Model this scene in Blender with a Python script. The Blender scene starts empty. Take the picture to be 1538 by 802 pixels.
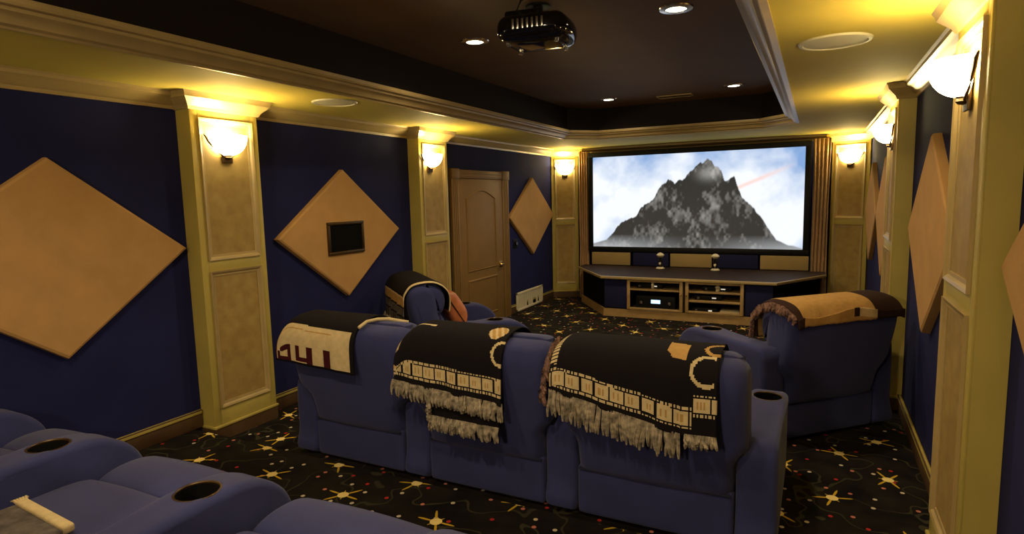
import bpy, bmesh, math, random
import numpy as np
from mathutils import Vector, Matrix
random.seed(7)
rng = np.random.default_rng(5)
S = bpy.context.scene
COL = S.collection
PI = math.pi

# ------------------------------------------------------------------ camera, world, exposure
CX, CZ, YAW, PITCH, ROLL, FPX = 4.08615, 1.76872, 0.47043, -0.11639, -0.02397, 900.0
cy, sy, cp, sp = math.cos(YAW), math.sin(YAW), math.cos(PITCH), math.sin(PITCH)
fwd = Vector((-sy*cp, cy*cp, sp)); rgt = Vector((cy, sy, 0)); up = rgt.cross(fwd)
c_, s_ = math.cos(ROLL), math.sin(ROLL)
r2 = c_*rgt + s_*up; u2 = -s_*rgt + c_*up
cd = bpy.data.cameras.new('camera'); cam = bpy.data.objects.new('camera', cd); COL.objects.link(cam)
cd.sensor_width = 36; cd.sensor_fit = 'HORIZONTAL'; cd.lens = FPX/1538*36; cd.clip_start = .02
M4 = Matrix((r2, u2, -fwd)).transposed().to_4x4(); M4.translation = Vector((CX, 0, CZ))
cam.matrix_world = M4
S.camera = cam
S.view_settings.view_transform = 'Standard'; S.view_settings.look = 'None'
S.view_settings.gamma = 1; S.view_settings.use_curve_mapping = False
S.view_settings.exposure = 1.22
w = bpy.data.worlds.new('world'); S.world = w; w.use_nodes = True
w.node_tree.nodes['Background'].inputs[0].default_value = (.02, .018, .015, 1)
w.node_tree.nodes['Background'].inputs[1].default_value = .3

SCONCE_W = 8.0        # each wall sconce, upward
DOWN_W = 33.0         # each recessed downlight
FILL_GLOBE_E = 95.0        # unseen fill globe added behind the camera
BOWL_E = 8.0          # glow of the glass bowls
SCREEN_E = .46
WARM = (1.0, .80, .34)
DOWNC = (1.0, .79, .50)

# ------------------------------------------------------------------ materials
def newmat(name):
    m = bpy.data.materials.new(name); m.use_nodes = True
    return m, m.node_tree.nodes, m.node_tree.links, m.node_tree.nodes['Principled BSDF']
def mat(name, col, rough=.6, metal=0, var=0, scale=8, bump=0, bscale=60, sheen=0, emit=None, es=0, col2=None, spec=.5, detail=4):
    m, n, l, b = newmat(name)
    b.inputs['Base Color'].default_value = (*col, 1); b.inputs['Roughness'].default_value = rough
    b.inputs['Metallic'].default_value = metal; b.inputs['Specular IOR Level'].default_value = spec
    if sheen:
        b.inputs['Sheen Weight'].default_value = sheen; b.inputs['Sheen Roughness'].default_value = .5
    if emit:
        b.inputs['Emission Color'].default_value = (*emit, 1); b.inputs['Emission Strength'].default_value = es
    tc = n.new('ShaderNodeTexCoord')
    if var or col2:
        nz = n.new('ShaderNodeTexNoise'); nz.inputs['Scale'].default_value = scale; nz.inputs['Detail'].default_value = detail
        l.new(tc.outputs['Object'], nz.inputs['Vector'])
        cr = n.new('ShaderNodeValToRGB'); cr.color_ramp.elements[0].position = .3; cr.color_ramp.elements[1].position = .7
        a = col if col2 else tuple(c*(1-var) for c in col); d = col2 if col2 else tuple(min(1, c*(1+var)) for c in col)
        cr.color_ramp.elements[0].color = (*a, 1); cr.color_ramp.elements[1].color = (*d, 1)
        l.new(nz.outputs['Fac'], cr.inputs['Fac']); l.new(cr.outputs['Color'], b.inputs['Base Color'])
    if bump:
        nb = n.new('ShaderNodeTexNoise'); nb.inputs['Scale'].default_value = bscale; nb.inputs['Detail'].default_value = 3
        l.new(tc.outputs['Object'], nb.inputs['Vector'])
        bp = n.new('ShaderNodeBump'); bp.inputs['Strength'].default_value = bump; bp.inputs['Distance'].default_value = .01
        l.new(nb.outputs['Fac'], bp.inputs['Height']); l.new(bp.outputs['Normal'], b.inputs['Normal'])
    return m

M = {}
M['blue'] = mat('navy_wall_fabric', (.0125, .0145, .074), .9, var=.12, scale=3, bump=.15, bscale=250, spec=.2)
M['gold'] = mat('gold_paint', (.45, .355, .085), .42, var=.06, scale=4)
M['soffit'] = mat('soffit_gold_paint', (.56, .44, .085), .75, var=.05, scale=2, spec=.25)
M['trim'] = mat('bronze_gold_trim', (.40, .29, .12), .35, var=.08, scale=5)
M['faux'] = mat('faux_finish_panel', (.29, .18, .048), .6, scale=12, col2=(.38, .26, .075), detail=8, bump=.05, bscale=40)
M['tan'] = mat('tan_panel_fabric', (.47, .27, .10), .9, var=.07, scale=6, bump=.2, bscale=300, spec=.2)
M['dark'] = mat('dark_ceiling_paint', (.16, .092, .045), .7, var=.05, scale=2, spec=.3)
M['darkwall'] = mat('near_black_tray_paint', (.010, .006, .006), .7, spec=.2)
M['door'] = mat('door_paint', (.215, .125, .038), .6, var=.06, scale=4, spec=.25)
M['brown'] = mat('brown_baseboard_wood', (.085, .045, .018), .5, var=.2, scale=6)
M['black'] = mat('black_plastic', (.006, .006, .007), .5, spec=.2)
M['gloss'] = mat('black_gloss', (.006, .005, .006), .08)
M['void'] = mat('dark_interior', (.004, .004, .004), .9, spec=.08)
M['brass'] = mat('polished_brass', (.75, .52, .18), .22, metal=1)
M['bronze'] = mat('dark_bronze', (.10, .06, .025), .4, metal=.8)
M['chrome'] = mat('satin_chrome', (.75, .72, .66), .2, metal=1)
M['white'] = mat('white_paint', (.60, .55, .40), .5)
M['ivory'] = mat('ivory_grille', (.72, .64, .44), .5)
M['suede'] = mat('blue_microfibre', (.032, .037, .125), .85, var=.12, scale=5, bump=.12, bscale=180, sheen=.12, spec=.2)
M['seam'] = mat('dark_blue_seam', (.008, .009, .03), .9)
M['navyfab'] = mat('navy_speaker_cloth', (.016, .017, .06), .95, bump=.2, bscale=300, spec=.15)
M['wood'] = mat('gold_oak', (.40, .26, .10), .4, var=.15, scale=7)
M['woodtop'] = mat('dark_console_top', (.032, .019, .016), .65, var=.15, scale=5, spec=.2)
M['curtain'] = mat('copper_curtain', (.42, .235, .09), .7, var=.1, scale=6, sheen=.3)
M['spkcloth'] = mat('tan_speaker_cloth', (.34, .24, .09), .9, bump=.2, bscale=300)
M['kblack'] = mat('black_knit', (.010, .008, .009), .95, bump=.3, bscale=220, spec=.1)
M['kcream'] = mat('cream_knit', (.60, .47, .25), .95, var=.1, scale=30, bump=.3, bscale=220, spec=.1)
M['ktan'] = mat('tan_knit', (.44, .26, .085), .95, var=.1, scale=30, bump=.3, bscale=220, spec=.1)
M['kmaroon'] = mat('maroon_knit', (.055, .008, .012), .95, bump=.3, bscale=220, spec=.1)
M['kgrey'] = mat('grey_knit', (.10, .085, .075), .95, var=.4, scale=20, bump=.3, bscale=220, spec=.1)
M['kbrown'] = mat('brown_knit', (.035, .018, .014), .95, bump=.3, bscale=220, spec=.1)
M['fringe'] = mat('cream_black_fringe', (.10, .085, .065), .95, scale=38, col2=(.48, .40, .28), spec=.1)
M['fringer'] = mat('russet_fringe', (.05, .03, .03), .95, scale=45, col2=(.30, .17, .12), spec=.1)
M['orange'] = mat('orange_brown_leather', (.42, .13, .045), .45, var=.3, scale=9)
M['lampglow'] = mat('lamp_lens', (1, .9, .7), .5, emit=(1, .86, .6), es=9)
M['led'] = mat('blue_display', (.02, .05, .1), .4, emit=(.35, .65, 1), es=1.2)
M['ledw'] = mat('pilot_lamp', (.3, .3, .25), .4, emit=(1, .9, .7), es=.3)
M['bowl'] = mat('alabaster_glass', (.9, .8, .6), .4, emit=(1.0, .84, .48), es=BOWL_E)

M['globe'] = mat('fill_globe_glow', (.9, .85, .75), .3, emit=DOWNC, es=FILL_GLOBE_E)  # strong emission for the added fill globe
def carpet():
    m, n, l, b = newmat('star_carpet')
    b.inputs['Roughness'].default_value = .95; b.inputs['Specular IOR Level'].default_value = .1
    tc = n.new('ShaderNodeTexCoord'); sx = n.new('ShaderNodeSeparateXYZ'); l.new(tc.outputs['Object'], sx.inputs[0])
    def ma(op, a, c=None, d=None):
        k = n.new('ShaderNodeMath'); k.operation = op
        for i, v in enumerate((a, c, d)):
            if v is None: continue
            if isinstance(v, (int, float)): k.inputs[i].default_value = v
            else: l.new(v, k.inputs[i])
        return k.outputs[0]
    X, Y = sx.outputs[0], sx.outputs[1]
    def layer(x0, y0, seed):
        u = ma('ADD', ma('DIVIDE', ma('SUBTRACT', X, x0), .62), .5); v = ma('ADD', ma('DIVIDE', ma('SUBTRACT', Y, y0), .67), .5)
        fu, fv = ma('FLOOR', u), ma('FLOOR', v)
        cb = n.new('ShaderNodeCombineXYZ'); l.new(fu, cb.inputs[0]); l.new(fv, cb.inputs[1]); cb.inputs[2].default_value = seed
        wn = n.new('ShaderNodeTexWhiteNoise'); wn.noise_dimensions = '3D'; l.new(cb.outputs[0], wn.inputs['Vector'])
        sc = n.new('ShaderNodeSeparateXYZ'); l.new(wn.outputs['Color'], sc.inputs[0])
        du = ma('ADD', ma('MULTIPLY', ma('SUBTRACT', ma('FRACT', u), .5), .62), ma('MULTIPLY', ma('SUBTRACT', sc.outputs[0], .5), .07))
        dv = ma('ADD', ma('MULTIPLY', ma('SUBTRACT', ma('FRACT', v), .5), .67), ma('MULTIPLY', ma('SUBTRACT', sc.outputs[1], .5), .07))
        r = ma('SQRT', ma('ADD', ma('MULTIPLY', du, du), ma('MULTIPLY', dv, dv)))
        th = ma('ADD', ma('ARCTAN2', dv, du), ma('MULTIPLY', wn.outputs['Value'], 6.28))
        cc = ma('ABSOLUTE', ma('COSINE', ma('MULTIPLY', th, 3)))
        var = ma('ADD', .66, ma('MULTIPLY', ma('SINE', ma('MULTIPLY', ma('ADD', th, 1.3), 2.0)), .34))
        lim = ma('ADD', .015, ma('MULTIPLY', ma('MULTIPLY', ma('POWER', cc, 13.0), .115), var))
        return ma('LESS_THAN', r, lim), ma('LESS_THAN', r, .032)
    a1, k1 = layer(2.38, 2.42, 1.5); a2, k2 = layer(2.06, 2.755, 7.5)
    star = ma('MAXIMUM', a1, a2); core = ma('MAXIMUM', k1, k2)
    vo = n.new('ShaderNodeTexVoronoi'); vo.voronoi_dimensions = '2D'; vo.inputs['Scale'].default_value = 6.2
    l.new(tc.outputs['Object'], vo.inputs['Vector'])
    dot = ma('LESS_THAN', vo.outputs['Distance'], .075)
    vr = n.new('ShaderNodeValToRGB'); vr.color_ramp.interpolation = 'CONSTANT'
    vr.color_ramp.elements[0].color = (.45, .03, .03, 1); vr.color_ramp.elements[1].position = .35; vr.color_ramp.elements[1].color = (.65, .55, .40, 1)
    e = vr.color_ramp.elements.new(.68); e.color = (.60, .20, .14, 1)
    sv = n.new('ShaderNodeSeparateXYZ'); l.new(vo.outputs['Color'], sv.inputs[0]); l.new(sv.outputs[0], vr.inputs[0])
    ns = n.new('ShaderNodeTexNoise'); ns.inputs['Scale'].default_value = 3.2; ns.inputs['Detail'].default_value = 1.5; l.new(tc.outputs['Object'], ns.inputs['Vector'])
    sw = ma('LESS_THAN', ma('ABSOLUTE', ma('SUBTRACT', ns.outputs['Fac'], .5)), .008)
    ns2 = n.new('ShaderNodeTexNoise'); ns2.inputs['Scale'].default_value = 5; ns2.inputs['Detail'].default_value = 4; l.new(tc.outputs['Object'], ns2.inputs['Vector'])
    base = n.new('ShaderNodeValToRGB'); base.color_ramp.elements[0].position = .35; base.color_ramp.elements[1].position = .7
    base.color_ramp.elements[0].color = (.007, .006, .006, 1); base.color_ramp.elements[1].color = (.020, .016, .012, 1); l.new(ns2.outputs['Fac'], base.inputs[0])
    def mix(f, a, c):
        k = n.new('ShaderNodeMix'); k.data_type = 'RGBA'; l.new(f, k.inputs[0])
        for i, v in ((6, a), (7, c)):
            if isinstance(v, tuple): k.inputs[i].default_value = (*v, 1)
            else: l.new(v, k.inputs[i])
        return k.outputs[2]
    c = mix(sw, base.outputs[0], (.045, .040, .022)); c = mix(dot, c, vr.outputs[0])
    c = mix(star, c, (.62, .40, .03)); c = mix(core, c, (.95, .75, .28))
    l.new(c, b.inputs['Base Color'])
    return m
M['carpet'] = carpet()

# ------------------------------------------------------------------ helpers
def finish(name, bm, ms, parent=None, loc=(0, 0, 0), rz=0, smooth=True, ang=35):
    me = bpy.data.meshes.new(name)
    bmesh.ops.recalc_face_normals(bm, faces=bm.faces[:])
    bm.to_mesh(me); bm.free()
    o = bpy.data.objects.new(name, me); COL.objects.link(o)
    for m in (ms if isinstance(ms, (list, tuple)) else [ms]): me.materials.append(M[m] if isinstance(m, str) else m)
    if smooth:
        for p in me.polygons: p.use_smooth = True
        try: me.set_sharp_from_angle(angle=math.radians(ang))
        except Exception: pass
    o.location = loc; o.rotation_euler = (0, 0, rz)
    if parent: o.parent = parent
    return o
def thing(name, label, cat, loc=(0, 0, 0), rz=0, group=None):
    o = bpy.data.objects.new(name, None); COL.objects.link(o); o.empty_display_size = .1
    o.location = loc; o.rotation_euler = (0, 0, rz)
    return tag(o, label, cat, group)
def tag(o, label, cat, group=None):
    o['label'] = label; o['category'] = cat
    if group: o['group'] = group
    return o
def struct(o):
    o['kind'] = 'structure'; return o
def box(bm, a, b, bev=0, seg=2, mi=0):
    r = bmesh.ops.create_cube(bm, size=1)
    vs = r['verts']
    for v in vs:
        v.co = Vector([(a[i]+b[i])/2 + v.co[i]*(b[i]-a[i]) for i in range(3)])
    fs = {f for v in vs for f in v.link_faces}
    for f in fs: f.material_index = mi
    if bev:
        es = list({e for v in vs for e in v.link_edges})
        bmesh.ops.bevel(bm, geom=es, offset=bev, segments=seg, profile=.5, affect='EDGES')
    return vs
def B(*boxes, bev=0, seg=2):
    bm = bmesh.new()
    for a, b in boxes: box(bm, a, b, bev, seg)
    return bm
def rbox(bm, c, h, r, k=6, crown=(0, 0, 0)):
    """rounded pillow-like box; crown = extra bulge along each axis"""
    def axis(hh):
        t = [-hh + r*(1-math.cos(i/4*PI/2)) for i in range(5)]
        mid = [-(hh-r) + 2*(hh-r)*i/k for i in range(1, k)]
        return t + mid + [-x for x in reversed(t)]
    ax = [axis(x) for x in h]
    vd = {}
    def V(p):
        q = [max(-(h[i]-r), min(h[i]-r, p[i])) for i in range(3)]
        d = Vector([p[i]-q[i] for i in range(3)])
        if d.length > 1e-9: d = d.normalized()*r
        n = [q[i]+d[i] for i in range(3)]
        f = [1-(n[i]/h[i])**2 for i in range(3)]
        for i in range(3):
            if crown[i]: n[i] += crown[i]*(1 if p[i] > 0 else -1)*(abs(n[i])/h[i])*f[(i+1) % 3]*f[(i+2) % 3]
        key = tuple(round(x, 6) for x in n)
        if key not in vd: vd[key] = bm.verts.new([n[i]+c[i] for i in range(3)])
        return vd[key]
    for i in range(3):
        j, l2 = (i+1) % 3, (i+2) % 3
        for s in (-1, 1):
            A, Bx = ax[j], ax[l2]
            for u in range(len(A)-1):
                for v in range(len(Bx)-1):
                    q = []
                    for (x, y) in ((A[u], Bx[v]), (A[u+1], Bx[v]), (A[u+1], Bx[v+1]), (A[u], Bx[v+1])):
                        p = [0, 0, 0]; p[i] = s*h[i]; p[j] = x; p[l2] = y
                        q.append(V(p))
                    q2 = []
                    for x in q:
                        if x not in q2: q2.append(x)
                    if len(q2) >= 3:
                        try: bm.faces.new(q2)
                        except ValueError: pass
def smooth_closed(pts, n=8):
    out = []; N = len(pts)
    for i in range(N):
        p0, p1, p2, p3 = [np.array(pts[(i+k-1) % N], float) for k in range(4)]
        for t in np.arange(n)/n:
            out.append(tuple(.5*((2*p1)+(-p0+p2)*t+(2*p0-5*p1+4*p2-p3)*t*t+(-p0+3*p1-3*p2+p3)*t**3)))
    return out
def smooth_open(pts, n=8):
    P = [pts[0]]+list(pts)+[pts[-1]]; out = []
    for i in range(1, len(P)-2):
        p0, p1, p2, p3 = [np.array(P[i+k-1], float) for k in range(4)]
        for t in np.arange(n)/n:
            out.append(.5*((2*p1)+(-p0+p2)*t+(2*p0-5*p1+4*p2-p3)*t*t+(-p0+3*p1-3*p2+p3)*t**3))
    out.append(np.array(pts[-1], float)); return out
def loft(bm, prof, x0, x1, r, mid=8, warp=None):
    """extrude a closed (y,z) outline along x with rounded ends"""
    P = np.array(prof); N = len(P)
    t = np.roll(P, -1, 0)-np.roll(P, 1, 0); nrm = np.stack([t[:, 1], -t[:, 0]], 1); nrm /= np.linalg.norm(nrm, axis=1)[:, None]+1e-9
    area = .5*np.sum(P[:, 0]*np.roll(P[:, 1], -1)-np.roll(P[:, 0], -1)*P[:, 1])
    if area < 0: nrm = -nrm
    st = [(x0+r*(1-math.cos(a)), r*(1-math.sin(a))) for a in np.linspace(0, PI/2, 6)]
    st += [(x0+r+(x1-x0-2*r)*i/mid, 0) for i in range(1, mid)]
    st += [(x1-(x-x0), i) for x, i in reversed(st[:6])]
    rings = []
    for x, ins in st:
        ring = []
        for p, q in zip(P, nrm):
            y, z = p-q*ins
            xx = x
            if warp: xx, y, z = warp(x, y, z)
            ring.append(bm.verts.new((xx, y, z)))
        rings.append(ring)
    for a, b in zip(rings, rings[1:]):
        for i in range(N): bm.faces.new((a[i], a[(i+1) % N], b[(i+1) % N], b[i]))
    bm.faces.new(rings[0]); bm.faces.new(list(reversed(rings[-1])))
def lathe(bm, prof, segs=24, c=(0, 0, 0), a0=0, a1=2*PI, mi=0, axis='z'):
    full = abs(a1-a0-2*PI) < 1e-6; n = segs if full else segs+1
    rings = []
    for r, z in prof:
        ring = []
        for i in range(n):
            a = a0+(a1-a0)*i/segs
            p = (r*math.cos(a), r*math.sin(a), z)
            if axis == 'y': p = (p[0], p[2], p[1])
            if axis == 'x': p = (p[2], p[0], p[1])
            ring.append(bm.verts.new((p[0]+c[0], p[1]+c[1], p[2]+c[2])))
        rings.append(ring)
    for a, b in zip(rings, rings[1:]):
        for i in range(segs):
            j = (i+1) % n
            f = bm.faces.new((a[i], a[j], b[j], b[i])); f.material_index = mi
    return rings
def cyl(bm, r, z0, z1, c=(0, 0, 0), segs=24, bev=.0, axis='z', mi=0):
    e = min(bev, r*.5)
    pr = [(1e-5, z0), (r-e, z0), (r, z0+e), (r, z1-e), (r-e, z1), (1e-5, z1)]
    lathe(bm, pr, segs, c, mi=mi, axis=axis)
    bmesh.ops.remove_doubles(bm, verts=bm.verts[:], dist=1e-5)
def tube(bm, pts, r, segs=8, mi=0):
    pts = [Vector(p) for p in pts]; rings = []
    for i, p in enumerate(pts):
        d = (pts[min(i+1, len(pts)-1)]-pts[max(i-1, 0)]).normalized()
        a = d.cross(Vector((0, 0, 1)) if abs(d.z) < .9 else Vector((1, 0, 0))).normalized(); b = d.cross(a)
        rr = r[i] if isinstance(r, (list, tuple)) else r
        rings.append([bm.verts.new(p+rr*(math.cos(k*2*PI/segs)*a+math.sin(k*2*PI/segs)*b)) for k in range(segs)])
    for a, b in zip(rings, rings[1:]):
        for k in range(segs):
            f = bm.faces.new((a[k], a[(k+1) % segs], b[(k+1) % segs], b[k])); f.material_index = mi
    for ring in (rings[0], list(reversed(rings[-1]))):
        f = bm.faces.new(ring); f.material_index = mi
def sweep(bm, path, prof, closed=False):
    """mitred moulding: path of (x,y), profile of (offset to the left of travel, z), profile closed"""
    n = len(path); rings = []
    for i in range(n):
        p = Vector(path[i])
        d1 = (p-Vector(path[i-1])).normalized() if (closed or i > 0) else None
        d2 = (Vector(path[(i+1) % n])-p).normalized() if (closed or i < n-1) else None
        if d1 is None: d1 = d2
        if d2 is None: d2 = d1
        n1 = Vector((-d1.y, d1.x)); n2 = Vector((-d2.y, d2.x))
        m = (n1+n2); m = m.normalized(); k = 1/max(.3, m.dot(n1))
        rings.append([bm.verts.new((p.x+m.x*k*o, p.y+m.y*k*o, z)) for o, z in prof])
    m_ = len(prof)
    for i in range(n if closed else n-1):
        a, b = rings[i], rings[(i+1) % n]
        for k in range(m_): bm.faces.new((a[k], a[(k+1) % m_], b[(k+1) % m_], b[k]))
    if not closed:
        bm.faces.new(rings[0]); bm.faces.new(list(reversed(rings[-1])))
def prism(bm, poly, z0, z1):
    a = [bm.verts.new((x, y, z0)) for x, y in poly]; b = [bm.verts.new((x, y, z1)) for x, y in poly]
    n = len(poly)
    for i in range(n): bm.faces.new((a[i], a[(i+1) % n], b[(i+1) % n], b[i]))
    bm.faces.new(list(reversed(a))); bm.faces.new(b)
def lamp(name, kind, loc, energy, color, parent=None, **kw):
    ld = bpy.data.lights.new(name, kind); ld.energy = energy; ld.color = color
    for k, v in kw.items(): setattr(ld, k, v)
    o = bpy.data.objects.new(name, ld); COL.objects.link(o); o.location = loc
    if parent: o.parent = parent
    return o

# ------------------------------------------------------------------ the room
W, YB, YF, ZS, ZT = 4.739, -3.2, 9.9, 2.55, 2.95
PLAT = .11
struct(finish('floor', B(((-.1, YB-.1, -.1), (W+.1, YF+.1, 0))), 'carpet', smooth=False))
pb = B(((.0, YB, 0.001), (W, 2.75, PLAT)), bev=.008)
struct(finish('floor_platform', pb, 'carpet'))
struct(finish('wall_left', B(((-.1, YB, 0), (0, YF, ZS+.02))), 'blue', smooth=False))
struct(finish('wall_right', B(((W, YB, 0), (W+.1, YF, ZS+.02))), 'blue', smooth=False))
struct(finish('wall_front', B(((-.1, YF, 0), (W+.1, YF+.1, ZS+.02))), 'blue', smooth=False))
struct(finish('wall_back', B(((-.1, YB-.1, 0), (W+.1, YB, ZS+.02))), 'blue', smooth=False))
# soffit with an opening with cut corners
XL, XR, YN, YT, CH = .94, 3.86, -2.3, 8.2, .38
tray = [(XL, YN), (XR, YN), (XR, YT-CH), (XR-CH, YT), (XL+CH, YT), (XL, YT-CH)]
bm = bmesh.new()
def ringfaces(outer, inner, z):
    o = [bm.verts.new((*p, z)) for p in outer]; i = [bm.verts.new((*p, z)) for p in inner]
    return o, i
out = [(-.1, YB-.1), (W+.1, YB-.1), (W+.1, YT-CH), (W+.1, YF+.1), (-.1, YF+.1), (-.1, YT-CH)]
for z in (ZS, ZS+.06):
    o, i = ringfaces(out, tray, z)
    for k in range(6): bm.faces.new((o[k], o[(k+1) % 6], i[(k+1) % 6], i[k]))
    if z == ZS: lo, li = o, i
for k in range(6):
    bm.faces.new((li[k], li[(k+1) % 6], i[(k+1) % 6], i[k])); bm.faces.new((lo[k], lo[(k+1) % 6], o[(k+1) % 6], o[k]))
struct(finish('ceiling', bm, 'soffit', smooth=False))
# dark tray: walls and top
def offs(path, d):
    n = len(path); r = []
    for i in range(n):
        p = Vector(path[i]); d1 = (p-Vector(path[i-1])).normalized(); d2 = (Vector(path[(i+1) % n])-p).normalized()
        n1 = Vector((-d1.y, d1.x)); n2 = Vector((-d2.y, d2.x)); m = (n1+n2).normalized(); k = d/m.dot(n1)
        r.append((p.x+m.x*k, p.y+m.y*k))
    return r
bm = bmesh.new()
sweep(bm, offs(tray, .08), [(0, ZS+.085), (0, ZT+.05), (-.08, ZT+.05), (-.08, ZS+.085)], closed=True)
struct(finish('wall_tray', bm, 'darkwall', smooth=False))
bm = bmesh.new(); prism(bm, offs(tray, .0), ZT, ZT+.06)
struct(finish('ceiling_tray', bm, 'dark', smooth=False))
# moulding round the tray mouth
bm = bmesh.new()
sweep(bm, tray, [(-.02, ZS-.008), (.012, ZS-.012), (.02, ZS-.002), (.04, ZS+.006), (.05, ZS+.022), (.075, ZS+.040), (.095, ZS+.048), (.10, ZS+.062), (.125, ZS+.066), (.132, ZS+.078), (.132, ZS+.10), (.06, ZS+.10), (-.02, ZS+.02)], closed=True)
struct(finish('trim_1', bm, 'trim', ang=25))
# wall crown moulding
crown = [(0, 2.44), (.012, 2.44), (.018, 2.462), (.04, 2.475), (.062, 2.505), (.088, 2.52), (.092, 2.538), (.105, 2.5495), (0, 2.5495)]
bm = bmesh.new(); sweep(bm, [(0.0, 9.62), (0.0, YB)], crown); struct(finish('trim_2', bm, 'trim', ang=25))
bm = bmesh.new(); sweep(bm, [(W, YB), (W, 9.62)], crown); struct(finish('trim_3', bm, 'trim', ang=25))
bm = bmesh.new(); sweep(bm, [(4.26, YF), (.42, YF)], [(0, 2.47), (.1, 2.47), (.115, 2.49), (.16, 2.52), (.165, 2.5495), (0, 2.5495)]); struct(finish('trim_4', bm, 'trim', ang=25))
# baseboards
def baseb(name, x0, x1, y0, y1, z0, side):
    a, b = min(x0, x1), max(x0, x1)
    bm = bmesh.new(); box(bm, (a, y0, z0), (b, y1, z0+.10), .004, mi=0); 
    e = .006
    box(bm, (a-(e if side < 0 else 0), y0, z0+.10), (b+(e if side > 0 else 0), y1, z0+.135), .008, mi=1)
    return struct(finish(name, bm, ['brown', 'gold']))
baseb('baseboard_left', 0, .025, YB, 2.81, PLAT, 1)
baseb('baseboard_left_front', 0, .025, 3.39, 6.33, 0, 1)
baseb('baseboard_left_corner', 0, .025, 7.92, 9.6, 0, 1)
baseb('baseboard_right', W-.025, W, YB, 2.73, PLAT, -1)
baseb('baseboard_right_front', W-.025, W, 3.33, 9.6, 0, -1)

# ------------------------------------------------------------------ pilasters (local: +x is out of the wall, y along it)
def picture_frame(bm, y0, y1, z0, z1, x, w=.035, h=.02):
    """moulded rectangular frame standing on a panel at x"""
    prof = [(0, 0), (0, h), (w*.35, h*.8), (w*.6, h*.35), (w, h*.25), (w, 0)]
    cs = [(y0, z0), (y1, z0), (y1, z1), (y0, z1)]
    rings = []
    for k, (y, z) in enumerate(cs):
        dy = 1 if k in (0, 3) else -1; dz = 1 if k in (0, 1) else -1
        rings.append([bm.verts.new((x+hh, y+dy*o, z+dz*o)) for o, hh in prof])
    m_ = len(prof)
    for k in range(4):
        a, b = rings[k], rings[(k+1) % 4]
        for q in range(m_): bm.faces.new((a[q], a[(q+1) % m_], b[(q+1) % m_], b[q]))
def pilaster(label, loc, rz, width=.57, depth=.15, z0=.0):
    t = thing('pilaster', label, 'pilaster', loc, rz, 'gold pilasters along the walls')
    hw = width/2; d = depth
    zb = .10-loc[2] if z0 == 0 else z0
    bm = bmesh.new()
    # shaft: back box plus stiles and rails standing 12 mm proud
    box(bm, (.002, -hw, zb), (d-.012, hw, 2.50-loc[2]))
    zz = lambda z: z-loc[2]
    box(bm, (d-.013, -hw, zb), (d, -hw+.06, zz(2.50)), .003); box(bm, (d-.013, hw-.06, zb), (d, hw, zz(2.50)), .003)
    for a, b in ((.10, .25), (1.275, 1.36), (2.38, 2.50)): box(bm, (d-.013, -hw+.06, zz(a)), (d, hw-.06, zz(b)), .002)
    finish('shaft', bm, 'gold', t, ang=30)
    bm = B(((.002, -hw-.004, 0.001), (d+.006, hw+.004, zb))); finish('plinth', bm, 'brown', t)
    bm = B(((.002, -hw-.012, zb), (d+.014, hw+.012, zb+.02)), bev=.006); finish('base_moulding', bm, 'gold', t)
    for nm, a, b in (('lower_panel', .25, 1.275), ('upper_panel', 1.36, 2.38)):
        bm = bmesh.new(); box(bm, (d-.014, -hw+.06, zz(a)), (d-.008, hw-.06, zz(b)))
        p = finish(nm, bm, 'faux', t)
        bm = bmesh.new(); picture_frame(bm, -hw+.058, hw-.058, zz(a)-.002, zz(b)+.002, d-.009, .04, .024)
        finish('panel_moulding', bm, 'trim', p, ang=25)
    bm = bmesh.new()
    sweep(bm, [(.002, hw), (d, hw), (d, -hw), (.002, -hw)],
          [(-.01, zz(2.435)), (.012, zz(2.435)), (.02, zz(2.45)), (.025, zz(2.462)), (.05, zz(2.485)), (.075, zz(2.51)), (.08, zz(2.53)), (.092, zz(2.549)), (-.01, zz(2.549))])
    finish('capital', bm, 'trim', t, ang=25)
    return t
def sconce(label, loc, rz):
    """origin on the pilaster face at bowl rim height, +x outwards"""
    t = thing('sconce', label, 'wall lamp', loc, rz, 'bowl sconces on the pilasters')
    # quarter-sphere glass bowl, open at the top, against the wall
    R, H, P = .15, .145, .135
    bm = bmesh.new(); nu, nv = 24, 12; g = []
    for j in range(nv+1):
        f = j/nv*PI/2
        rr = math.cos(f)**.85 if j < nv else .02; z = -H*math.sin(f)
        g.append([bm.verts.new((P*rr*math.sin(PI*i/nu)+.012, R*rr*math.cos(PI*i/nu), z)) for i in range(nu+1)])
    for a, b in zip(g, g[1:]):
        for i in range(nu): bm.faces.new((a[i], a[i+1], b[i+1], b[i]))
    bw = finish('glass_bowl', bm, 'bowl', t)
    so = bw.modifiers.new('thickness', 'SOLIDIFY'); so.thickness = .006; so.offset = -1
    bm = bmesh.new(); lathe(bm, [(.0001, 0), (.018, .004), (.026, .014), (.020, .026), (.028, .034), (.0001, .036)], 16, (.02, 0, -H-.03))
    finish('finial', bm, 'bronze', t)
    bm = bmesh.new()
    rbox(bm, (.006, 0, -.10), (.007, .045, .10), .006, k=3)
    tube(bm, [(.012, R+.035, .0), (.016, R+.02, -.02), (.016, R+.004, -.05), (.018, .09, -.115), (.02, .03, -H-.012)], [.004, .008, .008, .007, .006], 8)
    tube(bm, [(.012, -R-.035, .0), (.016, -R-.02, -.02), (.016, -R-.004, -.05), (.018, -.09, -.115), (.02, -.03, -H-.012)], [.004, .008, .008, .007, .006], 8)
    finish('bracket', bm, 'bronze', t)
    lamp('bulb', 'POINT', (.085, 0, -.005), SCONCE_W, WARM, t, shadow_soft_size=.045)
    return t
PL = [
    (3.10, 'left wall pilaster nearest the camera, on the platform step'),
    (5.82, 'left wall pilaster beside the door, behind the left armchair')]
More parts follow.
